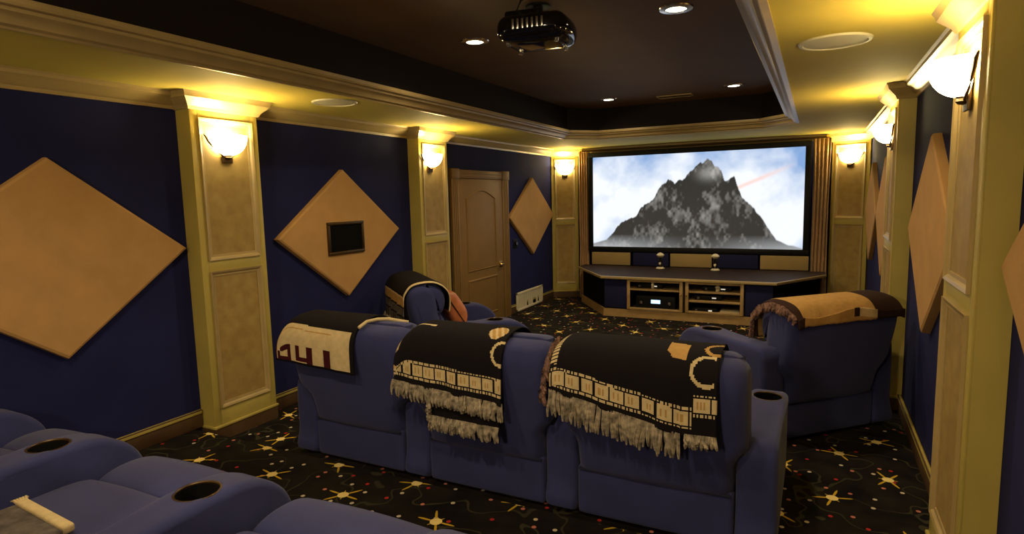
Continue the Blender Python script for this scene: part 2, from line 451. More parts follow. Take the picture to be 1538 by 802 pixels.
for y, lab in PL: pilaster(lab, (0, y, 0), 0)
PR = [(3.03, 'right wall pilaster nearest the camera with bright olive side'),
      (5.79, 'right wall pilaster behind the right armchair, between diamond panels')]
for y, lab in PR: pilaster(lab, (W, y, 0), PI, width=.59, depth=.12)
SH = 2.268
sconce('glowing bowl sconce on the left wall pilaster nearest the camera', (.15, 3.09, SH), 0)
sconce('glowing bowl sconce on the pilaster left of the door', (.15, 5.74, SH), 0)
sconce('large white bowl sconce at top right, on the nearest right pilaster', (W-.12, 3.03, SH), PI)
sconce('white bowl sconce on the second right wall pilaster, above the right armchair', (W-.12, 5.79, SH), PI)
# corner pilasters turned towards the room
aL = math.atan2(.25, .42); aR = math.atan2(.25, .48)
def corner(lab, lab2, p0, p1, nrm_ang, sc_off):
    mx, my = (p0[0]+p1[0])/2, (p0[1]+p1[1])/2
    wd = math.dist(p0, p1)
    dx, dy = math.cos(nrm_ang), math.sin(nrm_ang)
    pilaster(lab, (mx-dx*.07, my-dy*.07, 0), nrm_ang, width=wd, depth=.07)
    sconce(lab2, (mx, my, SH), nrm_ang)
corner('pilaster in the front left corner beside the screen curtain', 'bowl sconce in the front left corner, left of the screen', (.012, 9.58), (.42, 9.80), -PI/2+aL, 0)
corner('pilaster in the front right corner beside the screen curtain', 'bowl sconce in the front right corner, right of the screen', (4.26, 9.80), (4.727, 9.58), -PI/2-aR, 0)
# unseen pilasters and sconces added behind the camera to light the near faces
pilaster('added unseen gold pilaster on the left wall behind the camera', (0, .25, PLAT), 0)
pilaster('added unseen gold pilaster on the right wall behind the camera', (W, .28, PLAT), PI)
sconce('added unseen bowl sconce on the left pilaster behind the camera', (.15, .25, SH), 0)
sconce('added unseen bowl sconce on the right pilaster behind the camera', (W-.15, .28, SH), PI)

# ------------------------------------------------------------------ diamond acoustic panels
def diamond(label, side, y, z, parent_extra=None, hy=.83, hz=.608, th=.055):
    x = 0 if side == 'L' else W
    t = thing('acoustic_panel', label, 'acoustic panel', (x, y, z), 0 if side == 'L' else PI, 'diamond acoustic panels on the side walls')
    bm = bmesh.new(); b = .022
    ring = lambda s, xx: [bm.verts.new((xx, p[0]*s, p[1]*s)) for p in ((hy, 0), (0, hz), (-hy, 0), (0, -hz))]
    r0, r1, r2_, r3 = ring(1, .001), ring(1, th-b), ring(1-.006, th-b*.35), ring(1-b*1.6, th)
    for a, c in ((r0, r1), (r1, r2_), (r2_, r3)):
        for k in range(4): bm.faces.new((a[k], a[(k+1) % 4], c[(k+1) % 4], c[k]))
    bm.faces.new(r3); bm.faces.new(list(reversed(r0)))
    finish('fabric_face', bm, 'tan', t, ang=15)
    return t
zd = 1.458
diamond('big tan diamond panel at the far left, cropped by the frame edge', 'L', 1.955, zd)
d2 = diamond('tan diamond panel with a black square window, on the left wall', 'L', 4.433, zd)
diamond('small tan diamond panel on the left wall between door and corner', 'L', 8.737, zd)
diamond('tan diamond panel cropped by the right edge of the photo', 'R', 1.895, zd+.02)
diamond('large tan diamond panel on the right wall, above the right baseboard', 'R', 4.39, zd+.02)
diamond('thin-looking diamond panel on the right wall just beyond the second pilaster', 'R', 7.14, zd+.02, hy=.805)
diamond('farthest right wall diamond panel, next to the front corner', 'R', 8.76, zd+.02, hy=.805)
# opening in the second panel
bm = bmesh.new(); y0, y1, z0, z1 = -.235, .20, -.165, .085
box(bm, (.05, y0, z0), (.062, y1, z1), .003); f_ = finish('projection_port', bm, 'void', d2)
bm = bmesh.new()
for a, b in (((.05, y0-.03, z0-.03), (.075, y1+.03, z0)), ((.05, y0-.03, z1), (.075, y1+.03, z1+.03)), ((.05, y0-.03, z0), (.075, y0, z1)), ((.05, y1, z0), (.075, y1+.03, z1))): box(bm, a, b, .005)
finish('port_frame', bm, 'bronze', f_)

# ------------------------------------------------------------------ door on the left wall
dr = struct(finish('door_1', B(((.0, 6.53, .005), (.035, 7.70, 2.015)), bev=.003), 'door'))
def ring_mould(bm, loop, x, w=.035, h=.014):
    """moulding ridge along a closed (y,z) loop on the plane x"""
    P = np.array(loop); n = len(P); c = P.mean(0); rings = []
    t = np.roll(P, -1, 0)-np.roll(P, 1, 0); nr = np.stack([t[:, 1], -t[:, 0]], 1); nr /= np.linalg.norm(nr, axis=1)[:, None]
    if np.sum(nr*(P-c)) < 0: nr = -nr
    for p, q in zip(P, nr):
        rings.append([bm.verts.new((x+hh, p[0]+q[0]*o, p[1]+q[1]*o)) for o, hh in ((-w/2, -.002), (-w*.25, h), (w*.2, h*.7), (w/2, -.002))])
    for k in range(n):
        a, b = rings[k], rings[(k+1) % n]
        for q in range(3): bm.faces.new((a[q], a[q+1], b[q+1], b[q]))
bm = bmesh.new()
ya, yb = 6.70, 7.48
arch = [(ya, .80), (yb, .80), (yb, 1.76)]
for i in range(13):
    tt = i/12; arch.append((yb-.03-(yb-ya-.06)*tt, 1.77+.10*math.sin(PI*tt)))
arch.append((ya, 1.76))
ring_mould(bm, arch, .035); ring_mould(bm, [(ya, .16), (yb, .16), (yb, .67), (ya, .67)], .035)
finish('door_moulding', bm, 'door', dr, ang=20)
bm = bmesh.new()
box(bm, (.033, 7.57, .77), (.042, 7.67, .85), .003)
tube(bm, [(.04, 7.63, .81), (.085, 7.63, .81), (.09, 7.60, .812), (.09, 7.50, .812)], .014, 10)
finish('door_handle', bm, 'brass', dr)
bm = bmesh.new()
for a, b in (((0, 6.35, .0), (.045, 6.525, 2.02)), ((0, 7.705, .0), (.045, 7.90, 2.02)), ((0, 6.525, 2.02), (.045, 7.705, 2.13))): box(bm, a, b, .008)
for a, b in (((0, 6.345, 2.01), (.06, 6.53, 2.14)), ((0, 7.70, 2.01), (.06, 7.905, 2.14))): box(bm, a, b, .01)
for y in (6.40, 6.44, 6.48, 7.76, 7.80, 7.85): box(bm, (.044, y-.008, .05), (.052, y+.008, 2.0), .003)
for z in (2.05, 2.09): box(bm, (.044, 6.54, z-.008), (.052, 7.69, z+.008), .003)
struct(finish('trim_5', bm, 'door'))

# light switch, return air grille
t = thing('light_switch', 'black dimmer switch plate on the blue wall right of the door', 'light switch', (0, 8.16, 1.06))
finish('plate', B(((0, -.075, -.07), (.010, .075, .07)), bev=.004), 'black', t)
bm = bmesh.new(); cyl(bm, .035, .008, .035, segs=20, bev=.006, axis='x'); finish('knob', bm, 'gloss', t)
t = thing('return_air_grille', 'cream return air grille low on the left wall by the corner', 'vent', (0, 8.58, 0))
bm = bmesh.new(); y0, y1, z0, z1 = -.49, .49, .015, .305
for a, b in (((.026, y0, z0), (.044, y1, z0+.035)), ((.026, y0, z1-.035), (.044, y1, z1)), ((.026, y0, z0), (.044, y0+.04, z1)), ((.026, y1-.04, z0), (.044, y1, z1))): box(bm, a, b, .004)
finish('frame', bm, 'ivory', t)
bm = bmesh.new()
for i in range(24):
    y = y0+.055+i*.0378
    if i in (9, 15, 16, 17, 20): box(bm, (.030, y-.0105, z0+.12), (.038, y+.0105, z1-.035))
    else: box(bm, (.030, y-.0105, z0+.03), (.038, y+.0105, z1-.03))
finish('louvre', bm, 'ivory', t)
finish('duct_opening', B(((.0262, y0+.02, z0+.02), (.028, y1-.02, z1-.02))), 'void', t)

# ------------------------------------------------------------------ ceiling fittings
def downlight(label, x, y):
    t = thing('recessed_downlight', label, 'ceiling light', (x, y, ZT), 0, 'recessed downlights in the dark tray')
    bm = bmesh.new(); lathe(bm, [(.062, -.001), (.066, -.012), (.105, -.008), (.11, -.0005)], 32); finish('trim_ring', bm, 'chrome', t)
    bm = bmesh.new(); lathe(bm, [(.0001, -.004), (.064, -.006)], 32); finish('lens', bm, 'lampglow', t)
    l_ = lamp('spot', 'SPOT', (0, 0, -.03), DOWN_W, DOWNC, t, shadow_soft_size=.06)
    l_.data.spot_size = math.radians(150); l_.data.spot_blend = .6
for x, y, lab in ((1.73, 4.10, 'lit recessed downlight in the dark ceiling, left of the projector'), (3.24, 4.08, 'largest lit recessed downlight, top of the photo right of the projector'),
                  (1.73, 7.40, 'lit recessed downlight near the screen, left one of the far pair'), (3.22, 7.28, 'lit recessed downlight near the screen, right one of the far pair'),
                  (1.73, .85, 'lit recessed downlight over the left of the back row'), (3.24, .85, 'lit recessed downlight over the camera')):
    downlight(lab, x, y)
for x, y, lab in ((4.146, 3.73, 'round white ceiling speaker in the right soffit'), (.645, 3.73, 'round white ceiling speaker in the left soffit')):
    t = thing('ceiling_speaker', lab, 'speaker', (x, y, ZS), 0, 'round speakers in the soffit')
    bm = bmesh.new(); lathe(bm, [(.150, -.0005), (.156, -.012), (.172, -.010), (.178, -.0005)], 40); finish('rim', bm, 'white', t)
    bm = bmesh.new(); lathe(bm, [(.0001, -.008), (.10, -.0075), (.152, -.006)], 40); finish('grille', bm, 'white', t)
t = thing('ceiling_vent', 'slotted air vent in the dark ceiling near the screen', 'vent', (2.50, 7.62, ZT))
bm = bmesh.new()
for a, b in (((-.21, -.09, -.012), (.21, -.07, 0)), ((-.21, .07, -.012), (.21, .09, 0)), ((-.21, -.07, -.012), (-.19, .07, 0)), ((.19, -.07, -.012), (.21, .07, 0))): box(bm, a, b, .003)
finish('frame', bm, 'trim', t)
bm = bmesh.new()
for i in range(6): box(bm, (-.19, -.06+i*.022, -.009), (.19, -.05+i*.022, -.002))
finish('slat', bm, 'bronze', t)

# unseen glowing globe added behind the camera to brighten surfaces facing it
t = thing('added_fill_globe', 'added unseen fill globe hanging at the back of the room behind the camera', 'ceiling light', (2.9, -1.7, ZT))
bm = bmesh.new(); cyl(bm, .07, -.02, -.0005, segs=28, bev=.004); cyl(bm, .008, -.50, -.02, segs=10); cyl(bm, .045, -.53, -.50, segs=24, bev=.004); finish('stem', bm, 'bronze', t)
bm = bmesh.new(); lathe(bm, [(.04, -.53)]+[(.13*math.sin(a), -.645+.13*math.cos(a)) for a in np.linspace(.35, PI-.01, 16)], 28); finish('fill_globe_shell', bm, 'globe', t)
# projector
t = thing('projector', 'glossy black projector hanging from the dark ceiling', 'projector', (2.50, 3.55, ZT), math.radians(8))
bm = bmesh.new(); rbox(bm, (0, 0, -.165), (.205, .19, .075), .055, crown=(.03, .02, .012)); finish('body', bm, 'gloss', t)
bm = bmesh.new(); cyl(bm, .03, -.10, 0, (0, .02, 0), 20); cyl(bm, .08, -.014, -.0005, (0, .02, 0), 28, .004); finish('mount', bm, 'black', t)
bm = bmesh.new(); rbox(bm, (-.06, -.02, -.085), (.12, .10, .035), .018); finish('lamp_housing', bm, 'gloss', t)
bm = bmesh.new(); lathe(bm, [(.0001, .225), (.04, .222), (.052, .235), (.06, .23), (.06, .18)], 24, (.08, 0, -.16), axis='y'); finish('lens', bm, 'chrome', t)
bm = bmesh.new()
for i in range(7): box(bm, (-.10+i*.03, -.217, -.19), (-.085+i*.03, -.20, -.13), .003)
finish('vent_grille', bm, 'chrome', t)
for x, y in ((-.15, -.12), (.15, -.12), (-.15, .12), (.15, .12)):
    bm = bmesh.new(); cyl(bm, .014, -.262, -.235, (x, y, 0), 14, .004); finish('foot', bm, 'chrome', t)
bm = bmesh.new(); tube(bm, [(-.02, -.2, -.13), (-.05, -.26, -.10), (-.03, -.24, -.04), (-.02, -.16, -.002)], .007, 8); finish('cable', bm, 'black', t)

# ------------------------------------------------------------------ screen
def fbm(nx, ny, f0, octv=5, seed=0):
    r = np.random.default_rng(seed); out = np.zeros((ny, nx)); amp = 1; tot = 0; f = f0
    for _ in range(octv):
        gx, gy = int(f*2.15)+2, int(f)+2; g = r.random((gy, gx))
        x = np.linspace(0, gx-1.001, nx); y = np.linspace(0, gy-1.001, ny)
        xi, yi = x.astype(int), y.astype(int); tx, ty = x-xi, y-yi; tx = tx*tx*(3-2*tx); ty = ty*ty*(3-2*ty)
        a = g[np.ix_(yi, xi)]*(1-tx)+g[np.ix_(yi, xi+1)]*tx; b = g[np.ix_(yi+1, xi)]*(1-tx)+g[np.ix_(yi+1, xi+1)]*tx
        out += amp*(a*(1-ty[:, None])+b*ty[:, None]); tot += amp; amp *= .5; f *= 2
    return out/tot
NX, NY = 340, 158
xs = np.linspace(0, 1, NX)[None, :]; ys = np.linspace(0, 1, NY)[:, None]
cl = fbm(NX, NY, 3, 5, 3); cl2 = fbm(NX, NY, 6, 5, 9)
whit = np.clip((cl-.5)*2.0+1.0-2.3*np.clip(ys-.60, 0, 1)*(.5+1.0*np.abs(xs-.5)), 0, 1)[..., None]
blue = np.array((.22, .38, .68)); wht = np.array((.90, .94, 1.0))
img = blue*(1-whit)+wht*whit
beam = np.exp(-((ys-(.52+(xs-.60)*.88))/.022)**2)*np.clip((xs-.62)/.1, 0, 1)*np.clip((.97-xs)/.15, 0, 1)   # pale red sun ray
img = img*(1-.75*beam[..., None])+np.array((.95, .62, .52))*.75*beam[..., None]
hpts = [(0, .04), (.07, .08), (.12, .20), (.18, .30), (.25, .40), (.31, .52), (.36, .68), (.42, .72), (.46, .70), (.50, .83), (.54, .905), (.60, .90), (.64, .80), (.66, .70), (.70, .74), (.72, .62), (.76, .50), (.81, .36), (.85, .22), (.89, .10), (.94, .05), (1, .02)]
hx = np.interp(xs[0], [p[0] for p in hpts], [p[1] for p in hpts])
jag = fbm(NX, 2, 14, 4, 21)[0]-.5
hx = hx+jag*.10*np.clip(hx*3, 0, 1)
rock = np.clip((hx[None, :]-ys)/.012, 0, 1)[..., None]
tex = fbm(NX, NY, 5, 4, 33); gx = np.gradient(tex, axis=1)*40
lum = np.clip(.03+.42*np.clip(tex-.49+gx*.30, 0, 1)+.25*np.exp(-((xs-.585)/.05)**2-((ys-.78)/.07)**2), 0, 1)
mist = np.clip((.14-ys)/.14, 0, 1)*np.clip(np.abs(xs-.53)*2.2, 0, 1)*.5
rc = lum[..., None]*np.array((1.0, .97, .90)); rc = rc*(1-mist[..., None])+np.array((.75, .78, .82))*mist[..., None]
img = img*(1-rock)+rc*rock
m, n, l, b = newmat('projected_picture')
at = n.new('ShaderNodeAttribute'); at.attribute_name = 'picture'
b.inputs['Base Color'].default_value = (.02, .02, .02, 1); b.inputs['Roughness'].default_value = .8
l.new(at.outputs['Color'], b.inputs['Emission Color']); b.inputs['Emission Strength'].default_value = SCREEN_E
x0, x1, z0, z1, ysn = .735, 3.925, .905, 2.385, 9.66
t = thing('projection_screen', 'large lit projection screen in a black frame on the front wall', 'screen', (2.33, ysn, z0))
me = bpy.data.meshes.new('picture')
gv = [(x0-2.33+(x1-x0)*i/(NX-1), 0, (z1-z0)*j/(NY-1)) for j in range(NY) for i in range(NX)]
gf = [(j*NX+i, j*NX+i+1, (j+1)*NX+i+1, (j+1)*NX+i) for j in range(NY-1) for i in range(NX-1)]
me.from_pydata(gv, [], gf)
ca = me.color_attributes.new('picture', 'FLOAT_COLOR', 'POINT')
ca.data.foreach_set('color', np.concatenate([img.reshape(-1, 3), np.ones((NX*NY, 1))], 1).astype(np.float32).ravel())
me.materials.append(m)
po = bpy.data.objects.new('picture', me); COL.objects.link(po); po.parent = t
bm = bmesh.new(); bw_ = .08; hx0, hx1, hz = x0-2.33, x1-2.33, z1-z0
for a, bb in (((hx0-bw_, -.03, -bw_), (hx1+bw_, .05, 0)), ((hx0-bw_, -.03, hz), (hx1+bw_, .05, hz+bw_)), ((hx0-bw_, -.03, 0), (hx0, .05, hz)), ((hx1, -.03, 0), (hx1+bw_, .05, hz))): box(bm, a, bb, .008)
box(bm, (hx0-.02, .01, -.02), (hx1+.02, .22, hz+.02))
finish('frame', bm, 'black', t)

# curtains and rod
def curtain(label, xa, xb, z0, z1, y, seed):
    bm = bmesh.new(); nx, nz = 60, 14; g = []; ph = seed
    for j in range(nz+1):
        z = z0+(z1-z0)*j/nz; s = 1-.12*math.sin(PI*j/nz)
        g.append([])
        for i in range(nx+1):
            u = i/nx; x = (xa+xb)/2+(u-.5)*(xb-xa)*s
            yy = y+.035*math.sin(u*2*PI*4.5+ph+.4*math.sin(j*.5))+.012*math.sin(u*31+j*.7)
            g[-1].append(bm.verts.new((x, yy, z)))
    for a, b_ in zip(g, g[1:]):
        for i in range(nx): bm.faces.new((a[i], a[i+1], b_[i+1], b_[i]))
    o = finish('curtain', bm, 'curtain', None)
    md = o.modifiers.new('thickness', 'SOLIDIFY'); md.thickness = .006
    return tag(o, label, 'curtain', 'copper curtains beside the screen')
curtain('copper curtain hanging at the left edge of the screen', .46, .65, .02, 2.488, 9.70, .3)
curtain('copper curtain hanging at the right edge of the screen', 4.02, 4.25, .02, 2.488, 9.70, 1.1)
t = thing('curtain_rod', 'thin rod along the top of the screen wall holding both curtains', 'curtain rod', (2.35, 9.70, 2.505))
bm = bmesh.new(); cyl(bm, .014, -1.82, 1.84, segs=14, axis='x'); finish('rod', bm, 'bronze', t)
bm = bmesh.new()
for s in (-1.84, 1.86): rbox(bm, (s, 0, 0), (.03, .028, .028), .024, k=3)
finish('finial', bm, 'brass', t)
bm = bmesh.new()
for x in (-1.75, 0, 1.77): box(bm, (x-.012, 0, -.006), (x+.012, .19, .006), .002)
finish('bracket', bm, 'bronze', t)

# speaker and cloth panels under the screen (stand on the console)
ZC = .60
for lab, a, b, mt, nm in (('tan cloth speaker at the left under the screen', .72, 1.38, 'spkcloth', 'speaker'), ('tan cloth centre speaker under the middle of the screen', 2.03, 2.665, 'spkcloth', 'speaker'),
                          ('tan cloth speaker at the right under the screen', 3.36, 4.01, 'spkcloth', 'speaker'),
                          ('navy cloth box between the left and centre speakers', 1.42, 2.00, 'navyfab', 'subwoofer'), ('navy cloth box between the centre and right speakers', 2.70, 3.33, 'navyfab', 'subwoofer')):
    t = thing(nm, lab, 'speaker', ((a+b)/2, 9.66, ZC), 0, 'cloth fronted boxes under the screen'); h = (b-a)/2; dz = .0 if nm == 'speaker' else .015
    finish('cabinet', B(((-h+.005, -.02, .001), (h-.005, .16, .215)), bev=.006), 'black', t)
    finish('grille_cloth', B(((-h, -.045-dz*-1, .004), (h, -.021, .212)), bev=.006), mt, t)
# statuettes
for x, lab in ((1.94, 'small gold and black statuette left of the centre speaker'), (2.76, 'small gold and black statuette right of the centre speaker')):
    t = thing('statuette', lab, 'figurine', (x, 9.33, ZC), 0, 'statuettes on the console')
    bm = bmesh.new(); lathe(bm, [(.0001, .001), (.065, .001), (.068, .012), (.05, .02), (.045, .03), (.0001, .032)], 24); finish('base', bm, 'ivory', t)
    bm = bmesh.new(); lathe(bm, [(.0001, .03), (.035, .031), (.030, .07), (.022, .10), (.040, .125), (.028, .16), (.022, .18), (.0001, .182)], 20); finish('body', bm, 'gloss', t)
    bm = bmesh.new(); lathe(bm, [(.0001, .178), (.03, .18), (.055, .20), (.062, .215), (.045, .235), (.02, .25), (.0001, .255)], 20)
    rbox(bm, (.0, -.034, .085), (.018, .014, .018), .012, k=2); finish('gilt_top', bm, 'ivory', t)

# ------------------------------------------------------------------ media console
t = thing('media_console', 'long low media console with angled black ends under the screen', 'console', (0, 0, 0))
fp = [(1.33, 8.34), (3.64, 8.34), (4.20, 9.30), (4.20, 9.60), (.62, 9.60), (.62, 9.33)]
ins = offs(fp, .03)
bm = bmesh.new(); prism(bm, offs(fp, .01), .001, .115); finish('plinth', bm, 'wood', t)
bm = bmesh.new(); prism(bm, offs(fp, -.03), .565, .595); finish('top', bm, 'woodtop', t, smooth=False)
bm = bmesh.new(); sweep(bm, offs(fp, -.03)[5:]+offs(fp, -.03)[:3], [(.0, .555), (-.012, .56), (-.016, .577), (-.012, .594), (.0, .597)]); finish('edge_moulding', bm, 'trim', t)
# left and right closed wings
for nm, poly in (('end_cabinet', [(1.35, 8.37), (1.69, 8.37), (1.69, 9.58), (.66, 9.58), (.66, 9.35)]), ('end_cabinet', [(3.27, 8.37), (3.62, 8.37), (4.17, 9.32), (4.17, 9.58), (3.27, 9.58)])):
    bm = bmesh.new(); prism(bm, poly, .115, .565); finish(nm, bm, 'void', t, smooth=False)
for a, b in ((1.35, 1.685), (3.285, 3.62)):
    finish('speaker_cloth', B(((a, 8.345, .13), (b, 8.372, .555)), bev=.005), 'navyfab', t)
# open bay: back and shelf boards
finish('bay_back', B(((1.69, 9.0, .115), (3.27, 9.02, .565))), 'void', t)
finish('bay_divider', B(((2.46, 8.36, .115), (2.535, 9.0, .565))), 'woodtop', t)
for nm, a, b, sh in (('left', 1.692, 2.478, (.412,)), ('right', 2.512, 3.268, (.415, .285))):
    bm = bmesh.new(); y0, y1 = 8.325, 8.35; z0, z1 = .125, .56; fw_ = .045
    for p, q in (((a, y0, z0), (a+fw_, y1, z1)), ((b-fw_, y0, z0), (b, y1, z1)), ((a+fw_, y0, z0), (b-fw_, y1, z0+.03)), ((a+fw_, y0, z1-.035), (b-fw_, y1, z1))): box(bm, p, q, .005)
    d = finish('door', bm, 'wood', t)
    bm = bmesh.new(); cyl(bm, .010, -.03, 0, (b-.02 if nm == 'left' else a+.02, 8.325, .37), 12, .003, axis='y'); finish('knob', bm, 'brass', d)
    for z in sh: finish('shelf', B(((a+.001, 8.352, z-.014), (b-.001, 8.98, z+.014)), bev=.003), 'wood', t)
def av(label, x0, x1, z0, h, kind, y0=8.42):
    r = thing('av_receiver' if kind == 'amp' else 'media_player', label, 'electronics', ((x0+x1)/2, y0, z0), 0, 'boxes on the console shelves'); w2 = (x1-x0)/2
    finish('case', B(((-w2, 0, .004), (w2, .33, h)), bev=.005), 'black', r)
    bm = bmesh.new(); box(bm, (-.06, -.004, h*.45), (.07, .002, h*.72)) if kind == 'amp' else box(bm, (w2*.3, -.003, h*.4), (w2*.6, .002, h*.65)); finish('display', bm, 'led' if kind == 'amp' else 'ledw', r)
    bm = bmesh.new()
    for s in (-.72, .72) if kind == 'amp' else (-.7,): cyl(bm, min(.02, h*.3), -.018, .002, (s*w2, 0, h*.5), 16, .003, axis='y')
    finish('knob', bm, 'chrome', r)
av('black receiver with blue display in the left bay of the console', 1.80, 2.36, .126, .19, 'amp')
av('flat black player on the upper left console shelf', 1.80, 2.18, .428, .06, 'pl')
av('flat black player on the upper right console shelf', 2.72, 3.10, .431, .055, 'pl')
av('black player on the middle right console shelf', 2.62, 2.98, .301, .06, 'pl')
av('black player at the bottom of the right console bay', 2.60, 2.92, .117, .07, 'pl')
o = finish('paper_stack', B(((2.95, 8.40, .117), (3.215, 8.60, .145)), ((2.96, 8.405, .145), (3.21, 8.60, .165)), bev=.004), 'ivory')
tag(o, 'pale stack lying at the bottom of the right console bay', 'stack')
o = finish('remote_control', B(((2.03, 8.38, .428), (2.07, 8.40, .53)), bev=.006), 'ivory'); tag(o, 'pale upright remote standing on the upper left console shelf', 'remote')
bm = bmesh.new(); lathe(bm, [(.0001, 0.001), (.03, .001), (.022, .03), (.035, .06), (.018, .085), (.0001, .09)], 16, (2.93, 8.39, .431)); o = finish('figurine', bm, 'ivory'); tag(o, 'tiny pale figurine on the upper right console shelf', 'figurine')

# ------------------------------------------------------------------ recliners
BACK = smooth_closed([(.03, .27), (-.025, .42), (-.075, .60), (-.12, .76), (-.135, .86), (-.105, .925), (-.03, .955), (.06, .945), (.12, .90), (.15, .80), (.17, .66), (.205, .52), (.235, .40), (.22, .30), (.12, .26)], 5)
HEAD = smooth_closed([(-.02, .955), (.07, .965), (.16, .935), (.225, .86), (.235, .76), (.20, .68), (.12, .665), (.08, .78)], 5)
LUMB = smooth_closed([(.10, .68), (.19, .675), (.25, .60), (.285, .50), (.29, .41), (.24, .37), (.16, .40), (.12, .54)], 5)
ARM = smooth_closed([(.05, .02), (.035, .2), (.035, .44), (.055, .525), (.13, .565), (.42, .580), (.58, .590), (.72, .596), (.86, .584), (.97, .54), (1.06, .455), (1.10, .34), (1.105, .18), (1.10, .02), (.6, .015)], 5)
SEATP = smooth_closed([(.20, .28), (.22, .40), (.36, .425), (.60, .435), (.76, .43), (.83, .40), (.845, .33), (.80, .27), (.5, .255)], 5)
FOOT = smooth_closed([(.82, .30), (.83, .385), (.92, .425), (1.05, .425), (1.14, .385), (1.18, .30), (1.17, .18), (1.15, .07), (1.08, .05), (1.0, .12), (.88, .2)], 5)
def lean(P):
    r = []
    for y, z in P:
        k = max(0, min(1, (z-.3)/.6)); r.append((y+.03*k, z+.03*k))
    return r
BACK, HEAD, LUMB = lean(BACK), lean(HEAD), lean(LUMB)
def arm_with_cup(parent, xc, hw=.095, ah=0):
    bm = bmesh.new()
    def warp(x, y, z):
        # rounder, slightly wider towards the cup holder
        k = 1+.14*math.exp(-((y-.72)/.25)**2)*max(0, min(1, (z-.3)/.25))
        return xc+(x-xc)*k, y, z+ah*max(0, min(1, (z-.15)/.35))+(ah*.3*max(0, min(1, (.6-y)/.5)) if z > .35 else 0)
    loft(bm, ARM, xc-hw, xc+hw, .035, mid=4, warp=warp)
    a = finish('arm', bm, 'suede', parent)
    cut_bm = bmesh.new(); cyl(cut_bm, .078, .47+ah, .70+ah, (xc, .72, 0), 32)
    cut = finish('cutter', cut_bm, 'void', parent)
    md = a.modifiers.new('hole', 'BOOLEAN'); md.object = cut; md.operation = 'DIFFERENCE'; md.solver = 'EXACT'
    bpy.context.view_layer.update()
    dg = bpy.context.evaluated_depsgraph_get()
    nm = bpy.data.meshes.new_from_object(a.evaluated_get(dg), preserve_all_data_layers=True, depsgraph=dg)
    a.modifiers.clear(); a.data = nm
    bpy.data.objects.remove(cut)
    if len(nm.materials) == 0: nm.materials.append(M['suede'])
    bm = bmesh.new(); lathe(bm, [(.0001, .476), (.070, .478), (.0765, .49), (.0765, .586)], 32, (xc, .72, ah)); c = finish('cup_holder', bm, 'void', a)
    bm = bmesh.new(); lathe(bm, [(.0765, .584), (.0755, .591), (.079, .5955), (.0845, .5945), (.086, .590), (.083, .586)], 36, (xc, .72, ah)); finish('rim', bm, 'bronze', c)
    return a
def recliner(label, loc, rz, xl, xr, left=True, right=False, group='blue theatre recliners', hb=.48, bs=0, ah=0):
    t = thing('recliner', label, 'recliner', loc, rz, group)
    il, ir = xl+.097, xr-.097
    def warp(x, y, z):
        k = max(0, min(1, (z-.44)/.13)); k = k*k*(3-2*k)
        h = (ir-il)/2-.004; f = h/hb+(1-h/hb)*k
        c = (il+ir)/2
        puff = .012*math.sin(PI*min(1, max(0, (x+hb)/(2*hb))))*(1 if y < .02 else -0.2)
        return c+x*f, y-puff-bs, z
    bm = bmesh.new(); loft(bm, BACK, -hb, hb, .075, 12, warp); bk = finish('backrest', bm, 'suede', t)
    c = (il+ir)/2
    bm = bmesh.new(); loft(bm, [(y-bs, z) for y, z in HEAD], c-hb*.94, c+hb*.94, .07, 10); finish('head_cushion', bm, 'suede', bk)
    bm = bmesh.new(); loft(bm, [(y-bs, z) for y, z in LUMB], il+.01, ir-.01, .06, 10); finish('lumbar_cushion', bm, 'suede', bk)
    bm = bmesh.new(); rbox(bm, (c, .412-bs/2, .165), ((ir-il)/2-.003, .388+bs/2, .140), .025); base_o = finish('base', bm, 'suede', t)
    bm = bmesh.new(); box(bm, (il+.015, .010-bs, .287), (ir-.015, .04-bs, .295), .004); finish('seam', bm, 'seam', base_o)
    def puffs(x, y, z):
        u = (x-c)/((ir-il)/2); return x, y, z+.022*max(0, 1-u*u)*(1 if z > .36 else 0)
    bm = bmesh.new(); loft(bm, [(y-(bs if y < .5 else 0), z) for y, z in SEATP], il+.004, ir-.004, .045, 10, puffs); finish('seat_cushion', bm, 'suede', t)
    bm = bmesh.new(); loft(bm, FOOT, il+.004, ir-.004, .045, 10, puffs); finish('footrest', bm, 'suede', t)
    if left: arm_with_cup(t, xl, ah=ah)
    if right: arm_with_cup(t, xr, ah=ah)
    return t
FY = 2.92
FR = [(1.42, .94, 1.88, 'front row recliner at the left, under the cream throw with maroon letters'),
      (2.40, 1.88, 2.86, 'middle front row recliner, under the black film-strip throw'),
      (3.36, 2.86, 3.87, 'front row recliner at the right end, with a free cup-holder arm')]
front = []
for i, (c, a, b, lab) in enumerate(FR):
    front.append(recliner(lab, (c, FY, 0), 0, a-c, b-c, True, i == 2, hb=.47))
BY = .64
for i, (a, b, lab) in enumerate(((.135, 1.025, 'blue recliner at the far left of the foreground row, by the left wall'), (1.025, 2.05, 'foreground recliner between the two visible cup-holder arms'),
                                (2.05, 3.075, 'foreground recliner cropped by the bottom edge, right of the second cup holder'))):
    c = (a+b)/2; recliner(lab, (c, BY, PLAT), 0, a-c, b-c, True, i == 2, hb=.36 if i == 0 else .48, bs=.30)
LA = -math.radians(41)
lch = recliner('lone blue armchair by the left wall, angled to the screen, with orange cushion', (.52, 4.74, 0), LA, -.50, .50, True, True, ah=.015)
rch = recliner('lone blue armchair by the right wall, seen from behind, turned left', (4.24, 4.72, 0), PI/4, -.50, .50, True, True, ah=.10)

